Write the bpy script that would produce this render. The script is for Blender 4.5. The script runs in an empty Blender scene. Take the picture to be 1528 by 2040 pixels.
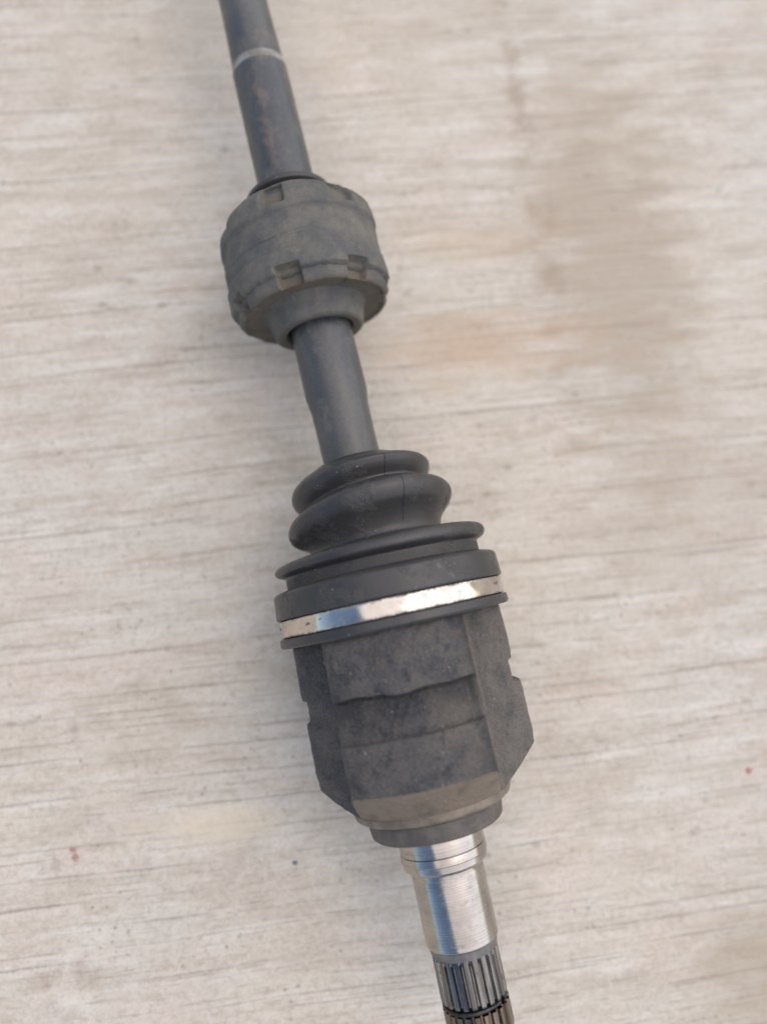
import bpy, math, random
import numpy as np
from mathutils import Matrix, Vector, noise

# ------------------------------------------------------------------ camera, sky, sun, exposure
scene = bpy.context.scene
COL = scene.collection
H = 0.0463                                   # height of the joint axis above the concrete
cam_data = bpy.data.cameras.new('camera')
cam = bpy.data.objects.new('camera', cam_data)
COL.objects.link(cam)
cam.matrix_world = Matrix(((0.99813103, 0.0, -0.06111006, 0.0),
                           (-0.00922902, 0.98853027, -0.15074061, 0.0),
                           (0.06040915, 0.15102287, 0.98668274, 0.33948),
                           (0, 0, 0, 1)))
cam_data.sensor_fit = 'VERTICAL'
cam_data.sensor_height = 36.0
cam_data.sensor_width = 36.0
cam_data.lens = 36.0 * 1450 / 2040
cam_data.clip_start = 0.01
cam_data.clip_end = 200
cam_data.dof.use_dof = True
cam_data.dof.focus_distance = 0.274
cam_data.dof.aperture_fstop = 2.8
scene.camera = cam

SUN_EL, SUN_AZ = math.radians(62), math.radians(28)     # azimuth from +X towards +Y
world = bpy.data.worlds.new('World')
scene.world = world
world.use_nodes = True
wn = world.node_tree
bg = next(n for n in wn.nodes if n.type == 'BACKGROUND')
sky = wn.nodes.new('ShaderNodeTexSky')
sky.sky_type = 'NISHITA'
sky.sun_disc = False
sky.sun_elevation = SUN_EL
sky.sun_rotation = math.pi / 2 - SUN_AZ
sky.air_density = 1.0
sky.dust_density = 1.8
sky.ozone_density = 0.6
wn.links.new(sky.outputs[0], bg.inputs[0])
bg.inputs[1].default_value = 0.10
sun_data = bpy.data.lights.new('sun', 'SUN')
sun_data.energy = 1.45
sun_data.angle = math.radians(125)
sun_data.color = (1.0, 0.84, 0.66)
sun = bpy.data.objects.new('sun', sun_data)
COL.objects.link(sun)
sd = Vector((math.cos(SUN_EL) * math.cos(SUN_AZ), math.cos(SUN_EL) * math.sin(SUN_AZ), math.sin(SUN_EL)))
sun.rotation_euler = sd.to_track_quat('Z', 'Y').to_euler()
scene.view_settings.view_transform = 'Standard'
scene.view_settings.look = 'None'
scene.view_settings.exposure = 0.93
scene.view_settings.gamma = 1.0
scene.render.engine = 'CYCLES'

# ------------------------------------------------------------------ node helper
class NT:
    def __init__(self, name):
        self.m = bpy.data.materials.new(name)
        self.m.use_nodes = True
        self.t = self.m.node_tree
        self.p = next(n for n in self.t.nodes if n.type == 'BSDF_PRINCIPLED')
        tc = self.t.nodes.new('ShaderNodeTexCoord')
        self.co = tc.outputs['Object']
    def put(self, sock, v):
        if hasattr(v, 'is_linked') or hasattr(v, 'node'):
            self.t.links.new(v, sock)
        elif isinstance(v, (tuple, list)):
            v = tuple(v)
            if len(sock.default_value) == 4 and len(v) == 3: v = v + (1,)
            sock.default_value = v
        else:
            sock.default_value = v
    def set(self, **k):
        names = dict(color='Base Color', rough='Roughness', metal='Metallic', normal='Normal', spec='Specular IOR Level',
                     aniso='Anisotropic', tangent='Tangent')
        for a, v in k.items(): self.put(self.p.inputs[names[a]], v)
    def scale(self, s, loc=(0, 0, 0), co=None):
        n = self.t.nodes.new('ShaderNodeMapping')
        self.put(n.inputs['Vector'], co or self.co)
        n.inputs['Scale'].default_value = s
        n.inputs['Location'].default_value = loc
        return n.outputs[0]
    def noise(self, s, co=None, detail=3.0, rough=0.55, color=False, dist=0.0):
        n = self.t.nodes.new('ShaderNodeTexNoise')
        self.put(n.inputs['Vector'], co or self.co)
        n.inputs['Scale'].default_value = s
        n.inputs['Detail'].default_value = detail
        n.inputs['Roughness'].default_value = rough
        n.inputs['Distortion'].default_value = dist
        return n.outputs['Color' if color else 'Fac']
    def voro(self, s, co=None, rnd=1.0, out='Distance'):
        n = self.t.nodes.new('ShaderNodeTexVoronoi')
        self.put(n.inputs['Vector'], co or self.co)
        n.inputs['Scale'].default_value = s
        n.inputs['Randomness'].default_value = rnd
        return n.outputs[out]
    def ramp(self, v, a, b, lo=0.0, hi=1.0, smooth=True):
        n = self.t.nodes.new('ShaderNodeMapRange')
        if smooth: n.interpolation_type = 'SMOOTHSTEP'
        self.put(n.inputs['Value'], v)
        n.inputs['From Min'].default_value = a
        n.inputs['From Max'].default_value = b
        n.inputs['To Min'].default_value = lo
        n.inputs['To Max'].default_value = hi
        return n.outputs[0]
    def math(self, op, a, b=0.0, c=0.0):
        n = self.t.nodes.new('ShaderNodeMath')
        n.operation = op
        for i, v in enumerate((a, b, c)): self.put(n.inputs[i], v)
        return n.outputs[0]
    def mul(self, *v):
        r = v[0]
        for x in v[1:]: r = self.math('MULTIPLY', r, x)
        return r
    def add(self, *v):
        r = v[0]
        for x in v[1:]: r = self.math('ADD', r, x)
        return r
    def mix(self, f, a, b, mode='MIX'):
        n = self.t.nodes.new('ShaderNodeMix')
        n.data_type = 'RGBA'
        n.blend_type = mode
        self.put(n.inputs[0], f); self.put(n.inputs[6], a); self.put(n.inputs[7], b)
        return n.outputs[2]
    def bump(self, h, strength=1.0, dist=0.001, normal=None):
        n = self.t.nodes.new('ShaderNodeBump')
        n.inputs['Strength'].default_value = strength
        n.inputs['Distance'].default_value = dist
        self.put(n.inputs['Height'], h)
        if normal is not None: self.put(n.inputs['Normal'], normal)
        return n.outputs[0]
    def xyz(self, co=None):
        n = self.t.nodes.new('ShaderNodeSeparateXYZ')
        self.put(n.inputs[0], co or self.co)
        return n.outputs
    def comb(self, x, y, z):
        n = self.t.nodes.new('ShaderNodeCombineXYZ')
        for i, v in enumerate((x, y, z)): self.put(n.inputs[i], v)
        return n.outputs[0]
    def band(self, v, centre, half, soft):          # 1 inside |v-centre|<half
        d = self.math('ABSOLUTE', self.math('SUBTRACT', v, centre))
        return self.ramp(d, half, half + soft, 1.0, 0.0)
    def blob(self, x, y, cx, cy, rx, ry, wob, soft=0.6):   # soft-edged patch in x/y with a wobbly outline
        a = self.math('DIVIDE', self.math('SUBTRACT', x, cx), rx)
        b = self.math('DIVIDE', self.math('SUBTRACT', y, cy), ry)
        d = self.math('SQRT', self.add(self.mul(a, a), self.mul(b, b)))
        d = self.add(d, wob)
        return self.ramp(d, 1.0 - soft, 1.0 + soft * 0.4, 1.0, 0.0)

# ------------------------------------------------------------------ materials
GROOVE_ANG = math.radians(6.0)
def mat_concrete():
    n = NT('broomed_concrete')
    x, y, z = n.xyz()
    warp = n.noise(9, detail=2)
    wy = n.add(y, n.mul(n.math('SUBTRACT', warp, 0.5), 0.006))
    v = n.comb(x, wy, 0.0)
    big = n.noise(7, detail=4)
    mid = n.noise(62, detail=5, rough=0.65)
    col = n.mix(n.ramp(big, 0.32, 0.68), (0.515, 0.476, 0.402), (0.492, 0.476, 0.424))
    col = n.mix(n.ramp(n.noise(24, n.scale((0.8, 1.3, 1), (3, 7, 0)), 4), 0.46, 0.66, 0, 0.75), col, (0.52, 0.463, 0.402))
    col = n.mix(n.ramp(mid, 0.47, 0.70, 0, 0.34), col, (0.395, 0.357, 0.295))
    col = n.mix(n.ramp(n.noise(85, n.scale((0.8, 1.2, 1), (5, 3, 0)), 4, 0.6), 0.55, 0.70, 0, 0.45), col, (0.56, 0.535, 0.49))
    # pale laitance smeared along the broom direction
    sm = n.noise(1.0, n.scale((20, 115, 1), co=v), 5, 0.65)
    col = n.mix(n.ramp(sm, 0.50, 0.66, 0, 0.58), col, (0.595, 0.575, 0.535))
    col = n.mix(n.ramp(sm, 0.49, 0.35, 0, 0.55), col, (0.405, 0.362, 0.302))
    patch = n.noise(1.0, n.scale((15, 34, 1), (4, 8, 0), co=v), 5, 0.65)
    col = n.mix(n.ramp(patch, 0.50, 0.66, 0, 0.60), col, (0.415, 0.366, 0.302))
    # dirt in the broom grooves: thin broken lines of even width, coarse and fine
    grain = n.noise(900, detail=3, rough=0.75)
    gpert = n.math('SUBTRACT', grain, 0.5)
    wl = n.add(y, n.mul(n.math('SUBTRACT', n.noise(5, detail=1), 0.5), 0.012), n.mul(n.math('SUBTRACT', n.noise(55, detail=2), 0.5), 0.0011), n.mul(gpert, 0.0005))
    def lines(S, thick, seed, brk, lo, hi):
        u = n.add(n.mul(wl, S), 40.0 + seed)
        k = n.math('FLOOR', u)
        fr = n.math('SUBTRACT', u, k)
        w = n.t.nodes.new('ShaderNodeTexWhiteNoise'); w.noise_dimensions = '1D'
        n.put(w.inputs['W'], n.add(k, seed * 1.37))
        d = n.math('ABSOLUTE', n.math('SUBTRACT', fr, n.add(n.mul(w.outputs['Value'], 0.7), 0.15)))
        b = n.noise(1.0, n.comb(n.mul(x, brk), n.mul(k, 5.37), seed), 4, 0.65)
        pres = n.ramp(b, lo, hi)
        t = thick * S
        l = n.ramp(n.math('DIVIDE', d, n.add(n.mul(pres, 0.7), 0.3)), t * 0.25, t, 1, 0)
        return n.mul(l, pres)
    l1 = lines(135, 0.00085, 3.0, 9, 0.43, 0.62)
    l2 = lines(260, 0.00058, 11.0, 26, 0.46, 0.66)
    l3 = lines(640, 0.00042, 23.0, 48, 0.47, 0.68)
    l4 = lines(250, 0.00055, 31.0, 15, 0.48, 0.66)
    col = n.mix(n.mul(l4, 0.22), col, (0.60, 0.57, 0.53))
    col = n.mix(n.mul(l3, 0.42), col, (0.26, 0.225, 0.185))
    col = n.mix(n.mul(l2, 0.42), col, (0.22, 0.185, 0.15))
    col = n.mix(n.mul(l1, 0.42), col, (0.19, 0.16, 0.13))
    gr = n.add(l1, n.mul(l2, 0.7)); gr2 = l3
    # sand grain and pits
    sand = n.noise(330, detail=4, rough=0.7)
    col = n.mix(n.ramp(sand, 0.52, 0.64, 0, 0.30), col, (0.30, 0.262, 0.215))
    col = n.mix(n.ramp(sand, 0.48, 0.36, 0, 0.26), col, (0.62, 0.59, 0.535))
    col = n.mix(n.ramp(grain, 0.53, 0.72, 0, 0.50), col, (0.29, 0.255, 0.215))
    col = n.mix(n.ramp(grain, 0.46, 0.28, 0, 0.42), col, (0.62, 0.595, 0.55))
    spk = n.mul(n.ramp(n.voro(230), 0.10, 0.24, 1, 0), n.ramp(n.noise(40, n.scale((1, 1, 1), (8, 3, 1)), 4), 0.50, 0.62))
    col = n.mix(n.mul(spk, 0.5), col, (0.20, 0.175, 0.15))
    pit = n.mul(n.ramp(n.add(n.voro(80, n.scale((0.8, 1.25, 1), (0.3, 0.1, 0))), n.mul(gpert, 0.25)), 0.07, 0.20, 1, 0),
                n.ramp(n.noise(21, n.scale((1, 1, 1), (1, 8, 3)), 4), 0.50, 0.62))
    col = n.mix(n.mul(pit, 0.4), col, (0.22, 0.19, 0.16))
    blot = n.ramp(n.noise(48, n.scale((1, 1.3, 1), (2, 2, 9)), 5, 0.7), 0.63, 0.72)
    col = n.mix(n.mul(blot, 0.35), col, (0.25, 0.205, 0.165))
    # stains that belong to this slab (places measured on the slab)
    wob = n.mul(n.math('SUBTRACT', n.noise(1, n.scale((26, 75, 1), co=v), 6, 0.68), 0.5), 2.6)
    brok = n.ramp(n.noise(1, n.scale((60, 55, 1), (6, 2, 0), co=v), 4, 0.6), 0.40, 0.60)
    ca, sa = math.cos(GROOVE_ANG), math.sin(GROOVE_ANG)
    def stain(c, cx, cy, rx, ry, amount, colour, soft=0.9, broken=False):
        m = n.blob(x, y, cx * ca + cy * sa, -cx * sa + cy * ca, rx, ry, wob, soft)
        if broken: m = n.mul(m, brok)
        return n.mix(n.mul(m, amount), c, colour)
    col = stain(col, 0.138, 0.190, 0.046, 0.120, 0.72, (0.355, 0.300, 0.232), 0.7)
    col = stain(col, 0.165, 0.060, 0.060, 0.060, 0.40, (0.375, 0.325, 0.262))
    col = stain(col, 0.098, 0.240, 0.009, 0.15, 0.60, (0.30, 0.245, 0.19), 0.9, True)
    col = stain(col, 0.068, 0.135, 0.065, 0.020, 0.55, (0.44, 0.325, 0.225))
    col = stain(col, 0.070, 0.190, 0.040, 0.015, 0.40, (0.46, 0.37, 0.275))
    col = stain(col, 0.185, -0.160, 0.034, 0.045, 0.60, (0.33, 0.275, 0.20))
    col = stain(col, -0.115, -0.150, 0.020, 0.013, 0.60, (0.25, 0.20, 0.16), 0.9, True)
    col = stain(col, -0.100, -0.045, 0.060, 0.020, 0.35, (0.36, 0.315, 0.25), 0.9, True)
    col = stain(col, -0.055, -0.088, 0.034, 0.010, 0.50, (0.60, 0.52, 0.385))
    col = stain(col, -0.02, 0.30, 0.12, 0.03, 0.30, (0.46, 0.41, 0.33))
    hgt = n.add(n.mul(gr, -0.8), n.mul(gr2, -0.4), n.mul(grain, 0.5), n.mul(mid, 0.4), n.mul(spk, -0.5), n.mul(pit, -0.8))
    n.set(color=col, rough=0.92, spec=0.25, normal=n.bump(hgt, 0.55, 0.0006))
    return n.m

def mat_cast():
    n = NT('rusty_cast_steel')
    x, y, z = n.xyz()
    col = n.mix(n.ramp(n.noise(80, detail=5, rough=0.6), 0.38, 0.62), (0.056, 0.058, 0.062), (0.098, 0.093, 0.088))
    col = n.mix(n.ramp(n.noise(170, n.scale((1, 1, 1), (3, 3, 3)), 5, 0.7), 0.50, 0.66, 0, 0.85), col, (0.032, 0.035, 0.042))
    col = n.mix(n.ramp(n.noise(42, n.scale((1, 1, 1), (7, 1, 2)), 5, 0.65), 0.53, 0.68, 0, 0.75), col, (0.125, 0.110, 0.094))
    # dusty film, with lit right flank and crease highlight painted into it
    fine = n.noise(1150, detail=3, rough=0.75)
    col = n.mix(n.ramp(fine, 0.54, 0.70, 0, 0.55), col, (0.18, 0.16, 0.14))
    col = n.mix(n.ramp(fine, 0.44, 0.28, 0, 0.7), col, (0.022, 0.021, 0.022))
    da = n.t.nodes.new('ShaderNodeAttribute'); da.attribute_name = 'dust_or_light'
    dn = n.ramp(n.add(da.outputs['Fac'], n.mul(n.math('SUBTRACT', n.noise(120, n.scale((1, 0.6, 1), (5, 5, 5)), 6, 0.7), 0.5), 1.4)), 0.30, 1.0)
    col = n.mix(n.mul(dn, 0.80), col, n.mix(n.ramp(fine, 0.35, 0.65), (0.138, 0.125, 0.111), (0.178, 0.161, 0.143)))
    chip = n.mul(n.ramp(n.voro(330, n.scale((1, 0.55, 1))), 0.05, 0.11, 1, 0), n.ramp(n.noise(48, n.scale((1, 1, 1), (1, 4, 9)), 3), 0.50, 0.62))
    col = n.mix(n.mul(chip, 0.7), col, (0.42, 0.38, 0.33))
    rust = n.mul(n.ramp(n.noise(85, n.scale((1, 1, 1), (4, 9, 1)), 4, 0.6), 0.60, 0.70), 0.25)
    col = n.mix(rust, col, (0.13, 0.085, 0.062))
    ga = n.t.nodes.new('ShaderNodeAttribute'); ga.attribute_name = 'grime_or_shade'
    col = n.mix(n.mul(ga.outputs['Fac'], n.ramp(n.noise(330, detail=5, rough=0.7), 0.35, 0.55, 0.45, 0.95)), col, (0.018, 0.017, 0.017))  # painted shade under the ledge and at the edges, plus grime below the lip
    scr = n.mul(n.ramp(n.voro(1, n.scale((420, 150, 420), (2, 7, 1))), 0.05, 0.13, 1, 0), n.ramp(n.noise(40, n.scale((1, 1, 1), (6, 2, 9)), 4, 0.6), 0.52, 0.60))
    col = n.mix(n.mul(scr, 0.75), col, (0.45, 0.41, 0.36))
    # turned, tan coloured chamfer at the small end
    r = n.math('SQRT', n.add(n.mul(x, x), n.mul(z, z)))
    s = n.add(r, n.mul(y, -1.0))                     # constant along the cone
    tan = n.mul(n.ramp(n.math('ABSOLUTE', n.math('SUBTRACT', n.math('SUBTRACT', r, y), 0.1034)), 0.0, 0.1, 1, 1), n.ramp(y, -0.0609, -0.0603, 1, 0))
    tcol = n.mix(n.noise(1, n.scale((60, 1500, 60)), 3), (0.150, 0.122, 0.092), (0.265, 0.215, 0.162))
    tcol = n.mix(n.ramp(n.noise(120, detail=4), 0.5, 0.7, 0, 0.6), tcol, (0.085, 0.075, 0.066))
    at = n.t.nodes.new('ShaderNodeAttribute'); at.attribute_name = 'turned'
    col = n.mix(n.mul(tan, at.outputs['Fac'], 0.95), col, tcol)
    h = n.add(n.mul(n.noise(480, detail=5, rough=0.7), 1.7), n.mul(n.noise(160, detail=3), 0.9), n.mul(fine, 0.35), n.mul(chip, -0.3))
    n.set(color=col, rough=n.ramp(n.noise(90, detail=3), 0.3, 0.7, 0.50, 0.72), metal=0.0, spec=0.42, normal=n.bump(h, 1.0, 0.0010))
    return n.m

def mat_rubber():
    n = NT('aged_black_rubber')
    x, y, z = n.xyz()
    r = n.math('SQRT', n.add(n.mul(x, x), n.mul(z, z)))
    ang = n.math('ARCTAN2', x, z)
    col = n.mix(n.ramp(n.noise(45, detail=4), 0.3, 0.7), (0.025, 0.026, 0.028), (0.037, 0.037, 0.037))
    fine = n.noise(1700, detail=2, rough=0.7)
    dirtm = n.ramp(n.noise(75, n.scale((1, 1, 1), (2, 5, 1)), 5, 0.65), 0.52, 0.66)
    # dust packed in the groove behind the lip and in the bellows
    gro = n.band(y, 0.0160, 0.0018, 0.0012)
    dm = n.math('MINIMUM', n.add(n.mul(dirtm, 0.7), n.mul(gro, 0.55)), 1.0)
    col = n.mix(n.mul(dm, n.ramp(fine, 0.42, 0.66), 0.55), col, (0.105, 0.099, 0.09))
    spk = n.mul(n.ramp(n.voro(260), 0.05, 0.085, 1, 0), n.ramp(n.noise(60, n.scale((1, 1, 1), (4, 4, 4)), 2), 0.54, 0.62))
    col = n.mix(n.mul(spk, 0.7), col, (0.35, 0.33, 0.30))
    # scuffed print on the lip: rubbed blotches
    lip = n.mul(n.band(y, 0.008, 0.0035, 0.001), n.ramp(n.noise(330, detail=4, rough=0.7), 0.55, 0.63),
                n.ramp(n.noise(40, n.scale((1, 1, 1), (5, 5, 1)), 2), 0.47, 0.58))
    col = n.mix(n.mul(lip, 0.5), col, (0.15, 0.15, 0.15))
    # two hairline cracks over the convolutions
    wv = n.mul(n.math('SUBTRACT', n.noise(420, detail=3), 0.5), 0.035)
    a2 = n.add(ang, wv)
    c1 = n.mul(n.band(a2, 0.345, 0.002, 0.005), n.band(y, 0.0390, 0.0085, 0.001))
    c2 = n.mul(n.band(a2, 0.26, 0.002, 0.006), n.band(y, 0.0555, 0.0060, 0.001))
    crack = n.math('MAXIMUM', c1, c2)
    col = n.mix(n.mul(crack, 0.8), col, (0.010, 0.010, 0.010))
    h = n.add(n.mul(fine, 0.25), n.mul(n.noise(420, detail=5, rough=0.7), n.ramp(dirtm, 0, 1, 0.12, 0.9)), n.mul(crack, -1.6), n.mul(lip, 0.35), n.mul(spk, 0.4))
    n.set(color=col, rough=n.ramp(dm, 0, 1, 0.37, 0.78), spec=0.5, normal=n.bump(h, 0.6, 0.0005))
    return n.m

def mat_damper():
    n = NT('dusty_grey_rubber')
    col = n.mix(n.ramp(n.noise(48, detail=7, rough=0.68), 0.32, 0.66), (0.066, 0.071, 0.073), (0.132, 0.127, 0.108))
    col = n.mix(n.ramp(n.noise(60, n.scale((1, 1, 1), (2, 9, 4)), 7, 0.7), 0.50, 0.66, 0, 0.6), col, (0.066, 0.066, 0.073))
    col = n.mix(n.ramp(n.noise(400, n.scale((1, 0.6, 1), (2, 9, 4)), 3), 0.62, 0.74, 0, 0.25), col, (0.22, 0.21, 0.185))
    at = n.t.nodes.new('ShaderNodeAttribute'); at.attribute_name = 'dust_or_light'
    col = n.mix(n.mul(at.outputs['Fac'], n.ramp(n.noise(300, detail=4), 0.3, 0.6, 0.45, 0.95)), col, (0.118, 0.100, 0.074))
    h = n.add(n.mul(n.noise(700, detail=3), 0.5), n.mul(n.noise(190, detail=3), 1.0))
    n.set(color=col, rough=0.72, spec=0.35, normal=n.bump(h, 0.5, 0.0006))
    return n.m

def mat_shaft():
    n = NT('worn_blue_grey_paint')
    x, y, z = n.xyz()
    col = n.mix(n.ramp(n.noise(1, n.scale((50, 18, 50)), 4), 0.35, 0.68), (0.038, 0.046, 0.055), (0.066, 0.069, 0.070))
    rust = n.mul(n.ramp(n.noise(1, n.scale((75, 40, 75), (1, 2, 3)), 6, 0.7), 0.50, 0.64), n.ramp(y, 0.10, 0.20, 0.12, 1))
    col = n.mix(n.mul(rust, 0.60), col, (0.155, 0.115, 0.09))
    scr = n.mul(n.ramp(n.noise(1, n.scale((900, 60, 900), (5, 1, 1)), 2), 0.68, 0.76), n.ramp(n.noise(35, n.scale((1, 1, 1), (3, 2, 2)), 2), 0.55, 0.65))
    col = n.mix(n.mul(scr, 0.45), col, (0.34, 0.34, 0.34))
    dust_or_light = n.ramp(n.noise(160, n.scale((1, 0.6, 1), (6, 2, 2)), 6, 0.72), 0.50, 0.64)
    grn = n.noise(1300, detail=2, rough=0.7)
    col = n.mix(n.ramp(grn, 0.54, 0.72, 0, 0.22), col, (0.15, 0.145, 0.135))
    col = n.mix(n.ramp(grn, 0.46, 0.28, 0, 0.4), col, (0.025, 0.026, 0.03))
    col = n.mix(n.mul(dust_or_light, 0.20), col, (0.20, 0.19, 0.165))
    h = n.add(n.mul(n.noise(500, detail=3), 0.5), n.mul(n.noise(90, detail=2), 1.0), n.mul(scr, -0.3))
    n.set(color=col, rough=n.ramp(dust_or_light, 0, 1, 0.36, 0.60), spec=0.5, normal=n.bump(h, 0.22, 0.0006))
    return n.m

def mat_steel(name, col_a, rough, grime_or_shade=0.3, lathe=1.0, edge=None, axial=False):
    n = NT(name)
    x, y, z = n.xyz()
    rings = n.noise(1, n.scale((6, 2400, 6)), 3)
    col = n.mix(n.ramp(n.noise(120, detail=4), 0.4, 0.7), col_a, tuple(c * 0.78 for c in col_a))
    col = n.mix(n.ramp(rings, 0.40, 0.62, 0.45 * lathe, 0), col, tuple(c * 0.55 for c in col_a))
    if axial:
        ax = n.noise(1, n.scale((1500, 50, 1500)), 3)
        col = n.mix(n.ramp(ax, 0.42, 0.6, 0.6, 0), col, tuple(c * 0.3 for c in col_a))
    g = n.mul(n.ramp(n.noise(260, n.scale((1, 1.6, 1), (1, 2, 4)), 5, 0.7), 0.56, 0.70), grime_or_shade)
    spk = n.mul(n.ramp(n.voro(420), 0.07, 0.12, 1, 0), n.ramp(n.noise(80, n.scale((1, 1, 1), (7, 4, 4)), 2), 0.56, 0.66))
    g = n.math('MAXIMUM', g, n.mul(spk, min(1.0, grime_or_shade * 2)))
    if edge:                                          # grime creeping in from the band's two edges
        d = n.math('ABSOLUTE', n.math('SUBTRACT', y, edge[0]))
        k = n.add(n.ramp(d, edge[1] * 0.35, edge[1], 0, 0.62, False), n.mul(n.math('SUBTRACT', n.noise(900, detail=4, rough=0.7), 0.5), 1.5))
        g = n.math('MAXIMUM', g, n.ramp(k, 0.44, 0.66, 0, 0.85))
        sc = n.mul(n.band(y, edge[0] + 0.0006, 0.0005, 0.0004), n.ramp(n.noise(1, n.scale((140, 300, 140), (2, 3, 8)), 4), 0.62, 0.66))
        g = n.math('MAXIMUM', g, n.mul(sc, 0.9))
    col = n.mix(g, col, (0.085, 0.07, 0.055))
    met = n.math('SUBTRACT', 1.0, n.mul(g, 0.85))
    h = n.add(n.mul(rings, lathe), n.mul(g, 0.4))
    n.set(color=col, metal=met, rough=n.add(rough, n.mul(g, 0.5), n.mul(n.ramp(n.noise(100, detail=3), 0.4, 0.7), 0.07)), normal=n.bump(h, 0.09, 0.0003))
    return n.m

def mat_plain(name, a, b, rough, scale=200, metal=0.0, bump=0.4):
    n = NT(name)
    f = n.noise(scale, detail=5, rough=0.65)
    n.set(color=n.mix(n.ramp(f, 0.35, 0.68), a, b), rough=rough, metal=metal,
          normal=n.bump(n.add(f, n.mul(n.noise(scale * 5, detail=2), 0.5)), bump, 0.0005))
    return n.m

M = dict(
    concrete=mat_concrete(), cast=mat_cast(), rubber=mat_rubber(), damper=mat_damper(), shaft=mat_shaft(),
    band=mat_steel('stainless_band', (0.66, 0.605, 0.545), 0.11, 0.5, 0.5, edge=(0.0, 0.0032)),
    polished=mat_steel('ground_steel', (0.50, 0.468, 0.435), 0.16, 0.30, 1.0),
    spline=mat_steel('oiled_spline_steel', (0.25, 0.24, 0.23), 0.25, 0.7, 0.1, axial=True),
    spline_end=mat_steel('browned_spline_steel', (0.23, 0.185, 0.15), 0.33, 0.8, 0.1, axial=True),
    ring_mark=mat_plain('bare_metal_ring', (0.14, 0.135, 0.125), (0.33, 0.32, 0.30), 0.45, 110, 0.5),
    turned=mat_plain('brown_turned_steel', (0.105, 0.088, 0.071), (0.190, 0.158, 0.124), 0.48, 130),
    collar=mat_plain('grey_dust_seal', (0.062, 0.057, 0.052), (0.108, 0.097, 0.087), 0.66, 150),
    shoulder=mat_plain('grey_forged_steel', (0.12, 0.115, 0.11), (0.19, 0.18, 0.17), 0.45, 200, 0.4),
    black=mat_plain('black_oily_wire', (0.02, 0.02, 0.021), (0.06, 0.058, 0.057), 0.28, 300, 0.6),
)

# ------------------------------------------------------------------ mesh helpers (everything in metres; local Y runs along the axis)
def fillet(pts, seg=5):
    """pts: (t, r[, fillet radius]) in mm -> rounded polyline"""
    out = []
    n = len(pts)
    for i, p in enumerate(pts):
        f = p[2] if len(p) > 2 else 0.0
        P = Vector((p[0], p[1]))
        if f <= 0 or i == 0 or i == n - 1:
            out.append(P); continue
        A = Vector(pts[i - 1][:2]); B = Vector(pts[i + 1][:2])
        u = (A - P); w = (B - P)
        la, lb = u.length, w.length
        u.normalize(); w.normalize()
        ca = max(-1, min(1, u.dot(w)))
        half = math.acos(ca) / 2
        if half > 1.55 or half < 0.02:
            out.append(P); continue
        d = min(f / math.tan(half), la * 0.49, lb * 0.49)
        S, E = P + u * d, P + w * d
        for k in range(seg + 1):
            s = k / seg
            out.append(S * (1 - s) ** 2 + P * 2 * s * (1 - s) + E * s * s)
    return [(q.x, q.y) for q in out]

def catmull(pts, sub=8):
    P = [np.array(p, float) for p in pts]
    P = [2 * P[0] - P[1]] + P + [2 * P[-1] - P[-2]]
    out = []
    for i in range(1, len(P) - 2):
        for k in range(sub):
            s = k / sub
            out.append(tuple(0.5 * (2 * P[i] + (P[i + 1] - P[i - 1]) * s + (2 * P[i - 1] - 5 * P[i] + 4 * P[i + 1] - P[i + 2]) * s * s
                                    + (3 * P[i] - P[i - 1] - 3 * P[i + 1] + P[i + 2]) * s ** 3)))
    out.append(tuple(P[-2]))
    return out

def grid_mesh(V, name, closed_u=True, attr=None, sharp=35):
    """V: rows x cols x 3 (m). rows follow the profile, columns go round the axis."""
    nr, nc = V.shape[:2]
    idx = np.arange(nr * nc).reshape(nr, nc)
    a = idx[:-1]; b = idx[1:]
    if closed_u:
        a2 = np.roll(a, -1, 1); b2 = np.roll(b, -1, 1)
    else:
        a2 = a[:, 1:]; b2 = b[:, 1:]; a = a[:, :-1]; b = b[:, :-1]
    F = np.stack([a, a2, b2, b], -1).reshape(-1, 4)
    me = bpy.data.meshes.new(name)
    me.from_pydata(V.reshape(-1, 3).tolist(), [], F.tolist())
    me.update()
    me.polygons.foreach_set('use_smooth', [True] * len(me.polygons))
    if sharp: me.set_sharp_from_angle(angle=math.radians(sharp))
    for k, arr in (attr or {}).items():
        at = me.attributes.new(k, 'FLOAT', 'POINT')
        at.data.foreach_set('value', np.asarray(arr, np.float32).reshape(-1))
    return me

def lathe_grid(prof, seg=160, r_fun=None):
    """prof (t, r) in mm, walked from the far end (large t) to the near end so that normals face outwards"""
    th = np.linspace(0, 2 * np.pi, seg, endpoint=False)
    T = np.array([p[0] for p in prof])[:, None] * np.ones(seg)[None]
    Rr = np.array([p[1] for p in prof])[:, None] * np.ones(seg)[None]
    TH = th[None] * np.ones(len(prof))[:, None]
    if r_fun: T, Rr = r_fun(T, Rr, TH)
    V = np.stack([Rr * np.sin(TH), T, Rr * np.cos(TH)], -1) / 1000
    return V, T, Rr, TH

def obj(name, me, mat, parent=None, label=None):
    o = bpy.data.objects.new(name, me)
    COL.objects.link(o)
    me.materials.append(mat)
    if parent is not None: o.parent = parent
    if label: o['label'] = label
    return o

def vnoise(P, s, seed=0.0):
    return noise.noise(Vector((P[0] * s + seed, P[1] * s - seed, P[2] * s + seed * 0.7)))

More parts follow.
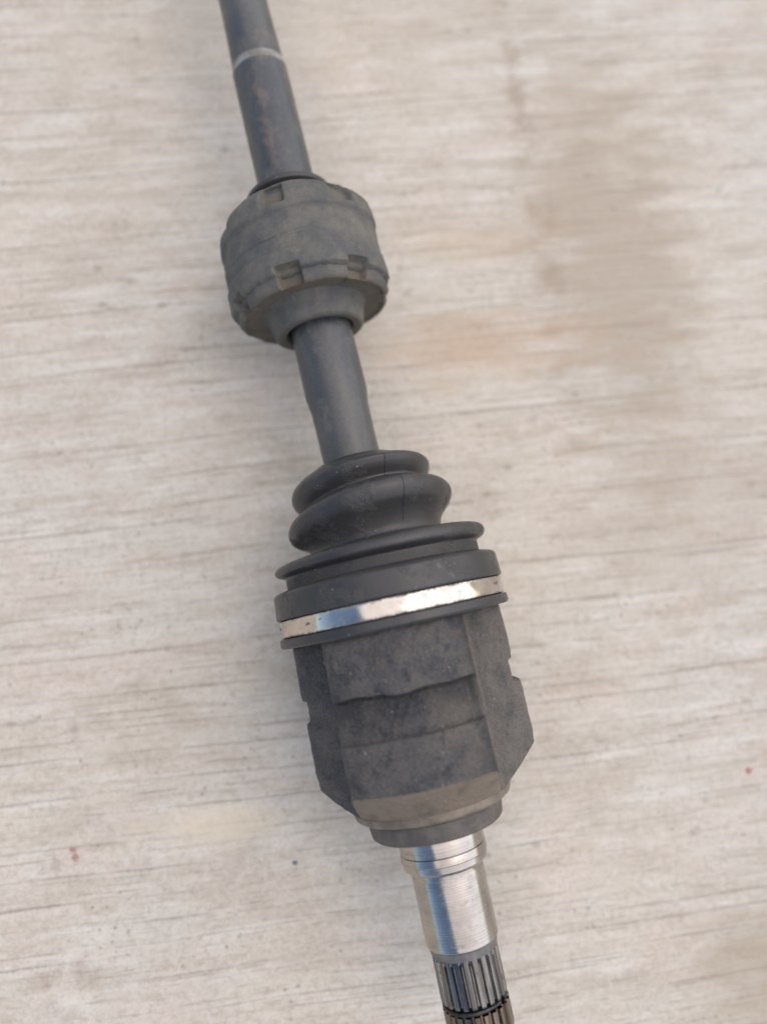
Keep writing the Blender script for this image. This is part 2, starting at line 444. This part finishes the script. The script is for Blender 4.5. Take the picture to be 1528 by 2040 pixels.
def grid_noise(shape, cells, seed, octaves=3, wrap=True):
    """cheap smooth value noise on a (rows, cols) grid, wrapping round the axis"""
    rng = np.random.default_rng(seed)
    out = np.zeros(shape); amp = 1.0
    cr, cc = cells
    for o in range(octaves):
        g = rng.uniform(-1, 1, (cr + 2, cc))
        y = np.linspace(0, cr, shape[0], endpoint=False); x = np.linspace(0, cc, shape[1], endpoint=False)
        yi = y.astype(int); xi = x.astype(int)
        fy = y - yi; fx = x - xi
        fy = fy * fy * (3 - 2 * fy); fx = fx * fx * (3 - 2 * fx)
        x1 = (xi + 1) % cc
        A = g[yi][:, xi]; B = g[yi][:, x1]; C_ = g[yi + 1][:, xi]; D = g[yi + 1][:, x1]
        FX = fx[None]; FY = fy[:, None]
        out += amp * ((A * (1 - FX) + B * FX) * (1 - FY) + (C_ * (1 - FX) + D * FX) * FY)
        amp *= 0.5; cr *= 2; cc *= 2
    return out

# ------------------------------------------------------------------ the concrete slab (one sheet, finely relieved where it is seen)
def build_ground():
    ys = np.concatenate([[-20, -5, -1.5, -0.7, -0.45], np.arange(-0.30, 0.52, 0.0005), [0.62, 0.8, 1.6, 5, 20]])
    xs = np.concatenate([[-20, -5, -1.5, -0.7], np.linspace(-0.34, 0.42, 96), [0.8, 1.6, 5, 20]])
    rng = np.random.default_rng(4)
    nr, nc = len(ys), len(xs)
    h = np.zeros((nr, nc))
    for cells, amp, seed in (((170, 6), 0.00016, 1), ((420, 12), 0.00011, 2), ((900, 22), 0.00006, 3), ((14, 10), 0.00025, 5)):
        h += amp * grid_noise((nr, nc), cells, seed, 1)
    h = np.minimum(h, 0.0003)
    X, Y = np.meshgrid(xs, ys)
    far = (np.abs(X) > 0.5) | (Y < -0.31) | (Y > 0.53)
    h[far] = 0
    h -= 0.0003
    V = np.stack([X, Y, h], -1)
    me = grid_mesh(V, 'concrete_floor', closed_u=False, sharp=None)
    o = obj('concrete_floor', me, M['concrete'])
    o.rotation_euler = (0, 0, GROOVE_ANG)
    o['kind'] = 'structure'
    o['label'] = 'pale broom-finished concrete floor with dirt in its grooves'
    return o
floor = build_ground()

# ------------------------------------------------------------------ the drive shaft
root = bpy.data.objects.new('drive_shaft', None)
COL.objects.link(root)
P0 = Vector((0.02102345, 0.00615256, 0.0))
root.location = P0
root['label'] = 'used car drive shaft with rubber boot, steel clamp and splined stub lying on concrete'
root['category'] = 'drive shaft'

def place(o, frame, off=(0, 0, 0)):
    rz = math.radians(11.572) if frame == 'joint' else math.radians(12.95)
    c, s = math.cos(rz), math.sin(rz)
    lx = (0.0 if frame == 'joint' else -0.00167) + off[0]
    o.rotation_euler = (0, 0, rz)
    o.location = (lx * c - off[1] * s, lx * s + off[1] * c, H + off[2])
    return o

def part(name, prof, mat, frame, parent=root, seg=160, r_fun=None, off=(0, 0, 0), sharp=35, label=None):
    V, T, R_, TH = lathe_grid(prof, seg, r_fun)
    o = obj(name, grid_mesh(V, name, sharp=sharp), mat, root if parent is root else parent, label)
    if parent is root: place(o, frame, off)
    return o

# --- shaft
shaft = part('shaft', fillet([(620, 0), (620, 10.6), (300, 10.6), (272, 10.7, 4), (246, 11.45, 2), (244.0, 11.9, 0.6), (240.8, 12.05), (230, 12.15),
                        (182, 12.3), (120, 12.7), (91.0, 12.95, 0.8), (84.5, 12.0, 1.2), (72, 11.8), (20, 11.8), (20, 0)]), M['shaft'], 'shaft', seg=128)
ring = part('bare_metal_ring', fillet([(245.0, 11.2), (244.8, 11.85, 0.3), (241.6, 12.2, 0.4), (241.0, 11.9)]), M['ring_mark'], 'shaft', parent=shaft, seg=128,
            label='pale bare metal ring round the far part of the shaft')

# --- vibration damper
def build_damper():
    prof = fillet([(177.0, 12.8), (177.0, 16.0, 0.6), (175.0, 18.5, 1), (174.2, 23.0, 1.2), (171.0, 28.2, 4), (164.0, 32.2, 4), (156.0, 33.0, 3), (146.0, 33.5, 3), (134, 33.0, 2)], 6)
    prof += [(133.2, 33.0)]
    dense = []
    for (a, b) in zip(prof[:-1], prof[1:]):
        k = max(1, int(math.hypot(b[0] - a[0], b[1] - a[1]) / 0.45))
        dense += [(a[0] + (b[0] - a[0]) * i / k, a[1] + (b[1] - a[1]) * i / k) for i in range(k)]
    dense += [(133.2, 33.0), (132.6, 32.8), (132.2, 32.3), (132.0, 31.9), (130.2, 31.9), (128.6, 31.7), (127.6, 31.1), (127.2, 30.3), (127.3, 29.7), (128.0, 29.2), (128.3, 28.4), (128.4, 24), (128.4, 19)]
    d2 = []
    for (a, b) in zip(dense[:-1], dense[1:]):
        k = max(1, int(math.hypot(b[0] - a[0], b[1] - a[1]) / 0.6))
        d2 += [(a[0] + (b[0] - a[0]) * i / k, a[1] + (b[1] - a[1]) * i / k) for i in range(k)]
    d2.append(dense[-1])
    nseg = 560
    PITCH = 2 * np.pi / 7
    def fun(T, R, TH):
        nz = grid_noise(T.shape, (8, 14), 11, 3)
        fine = grid_noise(T.shape, (24, 60), 12, 2)
        # torn edge of the outer layer: shift t a little where the layer ends
        edge = np.exp(-((T - 132.6) / 1.6) ** 2)
        T = T + edge * grid_noise((1, T.shape[1]), (1, 60), 5, 3)[0][None] * 0.35
        ph = (TH - math.radians(-15.5) + PITCH / 2) % PITCH - PITCH / 2            # centred on a notch
        def box(v, lo, hi, s): return 1 / (1 + np.exp(-(v - lo) / s)) * (1 / (1 + np.exp((v - hi) / s)))
        wid = box(ph * 33, -4.8, 4.8, 0.18)
        R = R - 3.6 * wid * box(T, 127.6, 134.8, 0.18) * (R > 26)
        R = R + 1.0 * box(T, 132.4, 141.0, 0.2) + 1.1 * box(T, 157.5, 168.5, 0.3)
        R = R - 3.2 * wid * box(T, 161.0, 171.0, 0.3)
        # the pads sag a little between the notches
        R = R - 0.5 * np.cos(ph * 7 / 1.0) * box(T, 127, 172, 1.5) * 0.45
        # moulding seam half way
        seam = np.exp(-((T - 147.5 - 1.2 * np.sin(TH)) / 0.35) ** 2)
        R = R - 0.40 * seam * (0.6 + 0.4 * np.sin(TH * 2 + 3))
        R = R + nz * 0.38 * (R > 20) + fine * 0.10
        return T, R
    V, T, R, TH = lathe_grid(d2, nseg, fun)
    dust_or_light = np.where(R < 31.3, np.clip((131.5 - T) / 0.8, 0, 1), 0.0)
    ph = (TH - math.radians(-15.5) + PITCH / 2) % PITCH - PITCH / 2
    notch = (np.abs(ph * 33) < 4.3) & (((T > 128) & (T < 135)) | ((T > 160) & (T < 167)))
    dust_or_light = np.maximum(dust_or_light, notch * 0.75)
    dust_or_light = np.maximum(dust_or_light, np.exp(-((R - 22.5) / 1.2) ** 2) * (T > 165) * 0.9)
    o = obj('vibration_damper', grid_mesh(V, 'vibration_damper', attr={'dust_or_light': dust_or_light}, sharp=40), M['damper'], root)
    place(o, 'shaft', (-0.0006, 0, 0))
    return o
damper = build_damper()
def sub_lathe(name, prof, mat, parent, seg=128, dust_or_light=0.0, label=None):
    V, T, R, TH = lathe_grid(prof, seg)
    return obj(name, grid_mesh(V, name, attr={'dust_or_light': np.full(T.shape, dust_or_light)}), mat, parent, label)
sleeve = sub_lathe('sleeve', fillet([(128.8, 22.6), (128.1, 21.6, 0.8), (126.0, 20.6, 1.5), (121.0, 19.3, 1.5), (119.2, 18.9, 0.6), (118.5, 18.0, 0.3)]), M['damper'], damper, dust_or_light=0.0)
inner = sub_lathe('sleeve_rim', fillet([(118.55, 18.05), (118.3, 17.2, 0.3), (118.9, 14.4, 0.6), (121.0, 13.3, 0.5), (128, 13.2)]), M['damper'], damper, dust_or_light=0.9, label='inner rim of the sleeve, coloured dark brown for its shade')  # shade of the end face is put into its brown colour
lip = sub_lathe('back_flange', fillet([(183.5, 12.3), (183.0, 15.5, 1), (181.5, 18.4, 1.2), (179.4, 18.8, 0.9), (178.2, 17.2, 0.6), (176.5, 16.2)]), M['rubber'], damper)

# --- rubber boot
boot_pts = [(61.6, 12.2), (61.4, 14.5), (60.9, 16.2), (59.9, 18.0), (58.2, 21.6), (56.0, 25.4), (53.6, 28.0), (51.2, 29.0), (49.2, 28.5), (47.6, 27.3), (46.2, 26.0), (45.1, 25.2),
            (44.2, 25.4), (43.4, 26.8), (42.4, 29.6), (40.8, 32.6), (38.6, 34.0), (36.4, 33.9), (34.4, 32.6), (32.8, 30.6), (31.2, 28.8), (29.6, 27.6), (27.8, 26.9), (26.4, 27.2), (25.5, 29.0),
            (25.0, 33), (24.9, 37), (24.8, 39.8), (24.2, 41.7), (23.1, 42.8), (21.8, 42.8), (20.6, 41.9), (19.9, 40.4), (19.4, 39.3)]
boot_prof = catmull(boot_pts, 7)[:-1]
boot_prof += fillet([(19.4, 39.3), (18.8, 39.0, 0.3), (14.8, 39.0, 0.5), (13.6, 44.0, 0.7), (12.6, 45.0, 0.8), (4.2, 45.5, 0.5), (3.6, 45.2, 0.4), (3.4, 43.7, 0.2), (-3.4, 43.7, 0.2),
                     (-3.6, 45.6, 0.4), (-6.4, 45.9, 0.6), (-7.2, 45.2, 0.5), (-7.4, 39.5)], 5)
def boot_fun(T, R, TH):
    t0 = T.copy()
    kz = np.interp(t0, [18, 22, 27, 32, 37, 50, 60, 72], [0, -0.02, 0.03, 0.11, 0.155, 0.165, 0.0, 0.0])
    kx = np.interp(t0, [20, 27, 37, 50, 60, 72], [0, 0.03, 0.08, 0.085, 0.05, 0.02])
    T = T + kz * R * np.cos(TH) + kx * R * np.sin(TH)
    lump = grid_noise(T.shape, (6, 12), 21, 2)
    return T, R + lump * 0.14 * (t0 > 4)
V, T, R_, TH = lathe_grid(boot_prof, 220, boot_fun)
t0 = np.array([p[0] for p in boot_prof])[:, None] * np.ones(220)[None]
V[..., 0] -= np.interp(t0, [20, 37, 50, 60, 72], [0, 0.0004, 0.0016, 0.0028, 0.0034])
boot = obj('rubber_boot', grid_mesh(V, 'rubber_boot', sharp=40), M['rubber'], root)
place(boot, 'joint')

# --- stainless clamp band in its groove
def band_fun(T, R, TH):
    return T, R + grid_noise(T.shape, (2, 46), 3, 2) * 0.075
band = part('clamp_band', fillet([(3.3, 43.6), (3.15, 44.75, 0.25), (2.5, 44.95, 0.2), (-2.6, 44.95, 0.2), (-3.15, 44.75, 0.25), (-3.3, 43.6)], 4), M['band'], 'joint', seg=220, r_fun=band_fun, sharp=60)

# --- cast tripod housing: three lobes with parallel flanks
def build_housing():
    ts = np.concatenate([np.arange(-4.0, -26, -0.8), np.arange(-26, -46, -0.3), np.arange(-46, -59.5, -0.6), np.arange(-59.5, -73.0, -0.3)])
    nseg = 720
    th = np.linspace(0, 2 * np.pi, nseg, endpoint=False)
    T, TH = np.meshgrid(ts, th, indexing='ij')
    ROT = math.radians(-7.5)
    ph = (TH - ROT + np.pi / 3) % (2 * np.pi / 3) - np.pi / 3          # 0 at a lobe's middle
    lobe = np.floor(((TH - ROT + np.pi / 3) % (2 * np.pi)) / (2 * np.pi / 3))
    edge_n = grid_noise((1, nseg), (1, 40), 8, 5)[0][None]
    edge_m = grid_noise((1, nseg), (1, 30), 9, 3)[0][None]
    def sm(v, lo, hi):
        s = np.clip((v - lo) / (hi - lo), 0, 1); return s * s * (3 - 2 * s)
    topw = np.exp(-(ph / 0.55) ** 2) * (lobe == 0)
    # radius of the lobe crowns along the axis
    thw = TH + np.where(TH > np.pi, -2 * np.pi, 0)
    e1 = -28.7 + edge_n * np.where(thw < 0.05, 0.40, 0.14) - 0.5 * topw + (lobe == 0) * (0.8 * np.exp(-((thw + 0.52) / 0.16) ** 2) + 0.35 * np.exp(-((thw - 0.05) / 0.09) ** 2))
    Rc = np.full(T.shape, 41.9)
    Rc = Rc - np.where(lobe == 0, 3.8, 1.7) * sm(-T, -(e1 + 0.45), -(e1 - 0.45))                    # torn lower end of the first pad
    rec_end = np.where(lobe == 0, -43.8, -37.0)
    Rc = Rc + np.where(lobe == 0, 1.5, 0.3) * sm(-T, 31.5, -rec_end)                              # the recess rises again
    Rc = Rc + np.where(lobe == 0, 2.0, 2.6) * sm(-T, -rec_end - 0.5 + 0.3 * edge_m, -rec_end + 0.5 + 0.3 * edge_m)
    Rc = Rc + 0.55 * sm(-T, 50.2, 50.9) * (lobe == 0) - 0.5 * sm(-T, 56, 60.5)
    Rc = Rc + np.where(lobe == 2, -1.0, 0.3) * sm(-T, 36, 38)
    # a chisel nick in the first pad
    nick = np.exp(-(((TH + np.where(TH > np.pi, -2 * np.pi, 0)) * 42 - 3) / 2.2) ** 2 - ((T + 24.5 - 0.0) / 2.0) ** 2)
    Rc = Rc - 0.9 * nick
    # parallel flanks
    half = 26.0 + 0.6 * edge_m * 0.3
    Rf = half / np.maximum(np.sin(np.abs(ph)), 1e-3)
    k = 1.1
    Rm = -np.log(np.exp(-np.clip(Rc, 0, 80) / k) + np.exp(-np.clip(Rf, 0, 60) / k) + 1e-40) * k
    cone = 43.2 - (-60.6 - T) * 1.02
    Rr = np.minimum(Rm, np.where(T < -55, cone, 99))
    turned = ((cone < Rm - 0.02) & (T < -59)).astype(float)
    Rr = np.maximum(Rr, 20)
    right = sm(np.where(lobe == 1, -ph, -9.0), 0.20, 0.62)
    crease_highlight = np.exp(-((np.abs(ph) - 1.047) / 0.035) ** 2) * (lobe != 0) * sm(-ph, 0.5, 0.9)  # bright strip that paints the highlight along the crease
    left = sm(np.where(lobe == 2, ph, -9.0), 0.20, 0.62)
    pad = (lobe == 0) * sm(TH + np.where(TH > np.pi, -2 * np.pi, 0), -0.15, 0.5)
    dust_or_light = np.clip(0.62 * right + 0.22 * left + 0.22 * pad * (1 - sm(ph, 0.45, 0.62)) + 0.9 * crease_highlight + 0.05, 0, 1)  # dust film with the right flank's lit tone and crease highlight painted in
    grime_or_shade = np.exp(-((T - e1 + 1.0) / 0.55) ** 2) * (lobe == 0) * (0.5 + 0.3 * edge_m) + np.exp(-((T + 7.6 + 0.5 * edge_n) / 0.9) ** 2) * 0.8  # ledge band paints the undercut's shade; second term is grime below the boot lip
    grime_or_shade = grime_or_shade + np.exp(-((T - rec_end + 0.1) / 0.3) ** 2) * (lobe == 0) * 0.35 + (lobe == 0) * 0.60 * np.clip(1 + (T - e1) / 14.0, 0, 1) * (T < e1) + (lobe == 0) * np.exp(-((ph - 0.66) / 0.05) ** 2) * 0.55  # paints shade into the recess, its far step and the pad's right edge
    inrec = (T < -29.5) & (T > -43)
    dust_or_light = np.where(inrec & (lobe == 0), dust_or_light * 0.6, dust_or_light)
    lump = grid_noise(T.shape, (10, 24), 31, 4)
    grit = grid_noise(T.shape, (60, 200), 32, 2)
    Rr = Rr + (1 - turned) * (lump * 0.26 + grit * (0.06 + 0.10 * inrec))
    V = np.stack([Rr * np.sin(TH), T, Rr * np.cos(TH)], -1) / 1000
    # close the small end
    capR = np.array([30.5, 25.0])[:, None] * np.ones(nseg)[None]
    c = np.stack([capR * np.sin(TH[:2]), np.full((2, nseg), -73.0), capR * np.cos(TH[:2])], -1) / 1000
    V = np.concatenate([V, c], 0)
    turned = np.concatenate([turned, np.ones((2, nseg))], 0)
    dust_or_light = np.concatenate([dust_or_light, np.zeros((2, nseg))], 0)
    grime_or_shade = np.concatenate([grime_or_shade, np.zeros((2, nseg))], 0)
    o = obj('joint_housing', grid_mesh(V, 'joint_housing', attr={'turned': turned, 'dust_or_light': dust_or_light, 'grime_or_shade': grime_or_shade}, sharp=38), M['cast'], root)
    place(o, 'joint')
    return o
housing = build_housing()

# --- neck ring, dust seal, stub shaft, spline, snap ring
neck = part('neck_ring', fillet([(-71.5, 25), (-72.2, 29.6, 0.3), (-72.9, 30.9, 0.5), (-75.4, 30.3, 0.8), (-76.5, 28.8, 0.6), (-77.0, 25.0, 0.4), (-78.5, 20)]), M['turned'], 'joint')
def collar_fun(T, R, TH):
    return T, R + grid_noise(T.shape, (2, 16), 41, 3) * 0.12
collar = part('dust_seal', fillet([(-76.8, 18), (-76.9, 25.6, 0.6), (-77.6, 26.4, 0.6), (-83.4, 25.5, 0.5), (-84.2, 24.7, 0.6), (-83.9, 21), (-83.4, 16)]), M['collar'], 'joint', r_fun=collar_fun)
stub = part('stub_shaft', fillet([(-83.5, 14), (-84.0, 16.5, 0.3), (-91.8, 16.5, 0.05), (-92.0, 16.15, 0.05), (-92.3, 16.55, 0.1), (-94.9, 16.75, 0.1), (-95.2, 16.45, 0.1), (-97.4, 16.3, 0.25), (-98.5, 15.3, 0.2),
                                 (-98.6, 13.5, 0.1), (-100.2, 13.4, 0.2), (-101.0, 13.9, 0.15), (-125.6, 13.9, 0.5), (-126.4, 13.1, 0.3)]), M['polished'], 'joint', sharp=25)
shoulder = part('shoulder', fillet([(-126.3, 13.2), (-126.5, 13.15), (-129.2, 12.6, 0.4), (-130.4, 11.3), (-131, 10)]), M['shoulder'], 'joint')
def spline_part(name, t_a, t_b, mat, run_in, end_chamfer):
    NT_ = 23
    per = 16
    nseg = NT_ * per
    ts = np.concatenate([np.linspace(t_a, t_a - 3.0, 9), np.linspace(t_a - 3.5, t_b + 1.0, 12), np.linspace(t_b + 0.8, t_b, 5)])
    T, TH = np.meshgrid(ts, np.linspace(0, 2 * np.pi, nseg, endpoint=False), indexing='ij')
    ph = (TH * NT_ / (2 * np.pi)) % 1.0
    tri = np.abs(ph - 0.5) * 2                        # 1 at the groove's middle
    prof = np.clip((tri - 0.50) / 0.32, 0, 1)
    prof = prof * prof * (3 - 2 * prof)
    depth = 1.35 * np.ones_like(T)
    if run_in: depth = 1.35 * np.clip((t_a - T) / 2.6, 0, 1) ** 0.7
    R = 12.55 - depth * prof
    R = R - np.clip((t_b + 0.8 - T) / 0.8, 0, 1) * (1.0 if end_chamfer else 0.35)
    R[-1] = np.minimum(R[-1], 11.4)
    V = np.stack([R * np.sin(TH), T, R * np.cos(TH)], -1)
    cap = np.stack([np.sin(TH[:1]) * 4, T[-1:], np.cos(TH[:1]) * 4], -1)
    V = np.concatenate([V, cap], 0) / 1000
    return place(obj(name, grid_mesh(V, name, sharp=40), mat, root), 'joint')
spline_part('spline', -129.0, -146.0, M['spline'], True, False)
spline_part('spline_tip', -148.3, -158.0, M['spline_end'], False, True)
core = part('ring_groove', [(-145.5, 9), (-145.6, 10.6), (-148.6, 10.6), (-148.7, 9)], M['black'], 'joint', seg=96)
def ring_fun():
    # an open round-wire ring: swept tube with a gap
    n, m = 150, 12
    gap = 0.22
    a = np.linspace(math.radians(48) + gap / 2, math.radians(48) + 2 * np.pi - gap / 2, n)
    b = np.linspace(0, 2 * np.pi, m, endpoint=False)
    A, B = np.meshgrid(a, b, indexing='ij')
    rc, rr = 11.75, 0.72
    R = rc + rr * np.cos(B) + grid_noise((n, m), (9, 3), 2, 2) * 0.12
    T = -147.1 + rr * np.sin(B) + 0.3 * np.sin(A * 2)
    return np.stack([R * np.sin(A), T, R * np.cos(A)], -1) / 1000
place(obj('snap_ring', grid_mesh(ring_fun(), 'snap_ring', sharp=None), M['black'], root), 'joint')

# ------------------------------------------------------------------ small flecks lying on the floor
def fleck(name, label, x, y, size, mat, seed, elong=1.0, ang=0.0):
    rng = random.Random(seed)
    n = 11
    V = []; F = []
    for k, (s, z) in enumerate(((1.0, 0.0), (0.92, 0.00028), (0.55, 0.00042))):
        for i in range(n):
            a = 2 * math.pi * i / n
            rr = size * s * (0.75 + 0.35 * random.Random(seed * 31 + i).random())
            px, py = rr * elong * math.cos(a), rr * math.sin(a)
            V.append((px * math.cos(ang) - py * math.sin(ang), px * math.sin(ang) + py * math.cos(ang), z + rng.uniform(-0.00004, 0.00004)))
    V.append((0, 0, 0.00045))
    for k in range(2):
        for i in range(n):
            j = (i + 1) % n
            F.append((k * n + i, k * n + j, (k + 1) * n + j, (k + 1) * n + i))
    for i in range(n): F.append((2 * n + i, 2 * n + (i + 1) % n, 3 * n))
    me = bpy.data.meshes.new(name); me.from_pydata(V, [], F); me.update()
    o = obj(name, me, mat)
    o.location = (x, y, -0.0001)
    o['label'] = label; o['category'] = 'fleck'
    return o
red = mat_plain('red_paint_chip', (0.36, 0.145, 0.125), (0.44, 0.26, 0.225), 0.6, 900)
blue = mat_plain('blue_grey_chip', (0.10, 0.115, 0.16), (0.17, 0.18, 0.23), 0.6, 900)
fleck('paint_fleck', 'round red fleck on the concrete, right of the dark housing', 0.1889, -0.0690, 0.0016, red, 3, 1.1, 0.9)
fleck('paint_fleck', 'faded red fleck with a smaller one beside it, on the concrete left of the splines', -0.1131, -0.0985, 0.0014, red, 5, 1.1, 0.3)
fleck('paint_fleck', 'smallest red fleck, touching distance from the faded red one', -0.1143, -0.0955, 0.0008, red, 8, 1.9, -0.2)
fleck('grit_fleck', 'blue-grey speck on the concrete left of the polished stub', -0.0191, -0.1033, 0.0012, blue, 9, 0.9, 1.2)
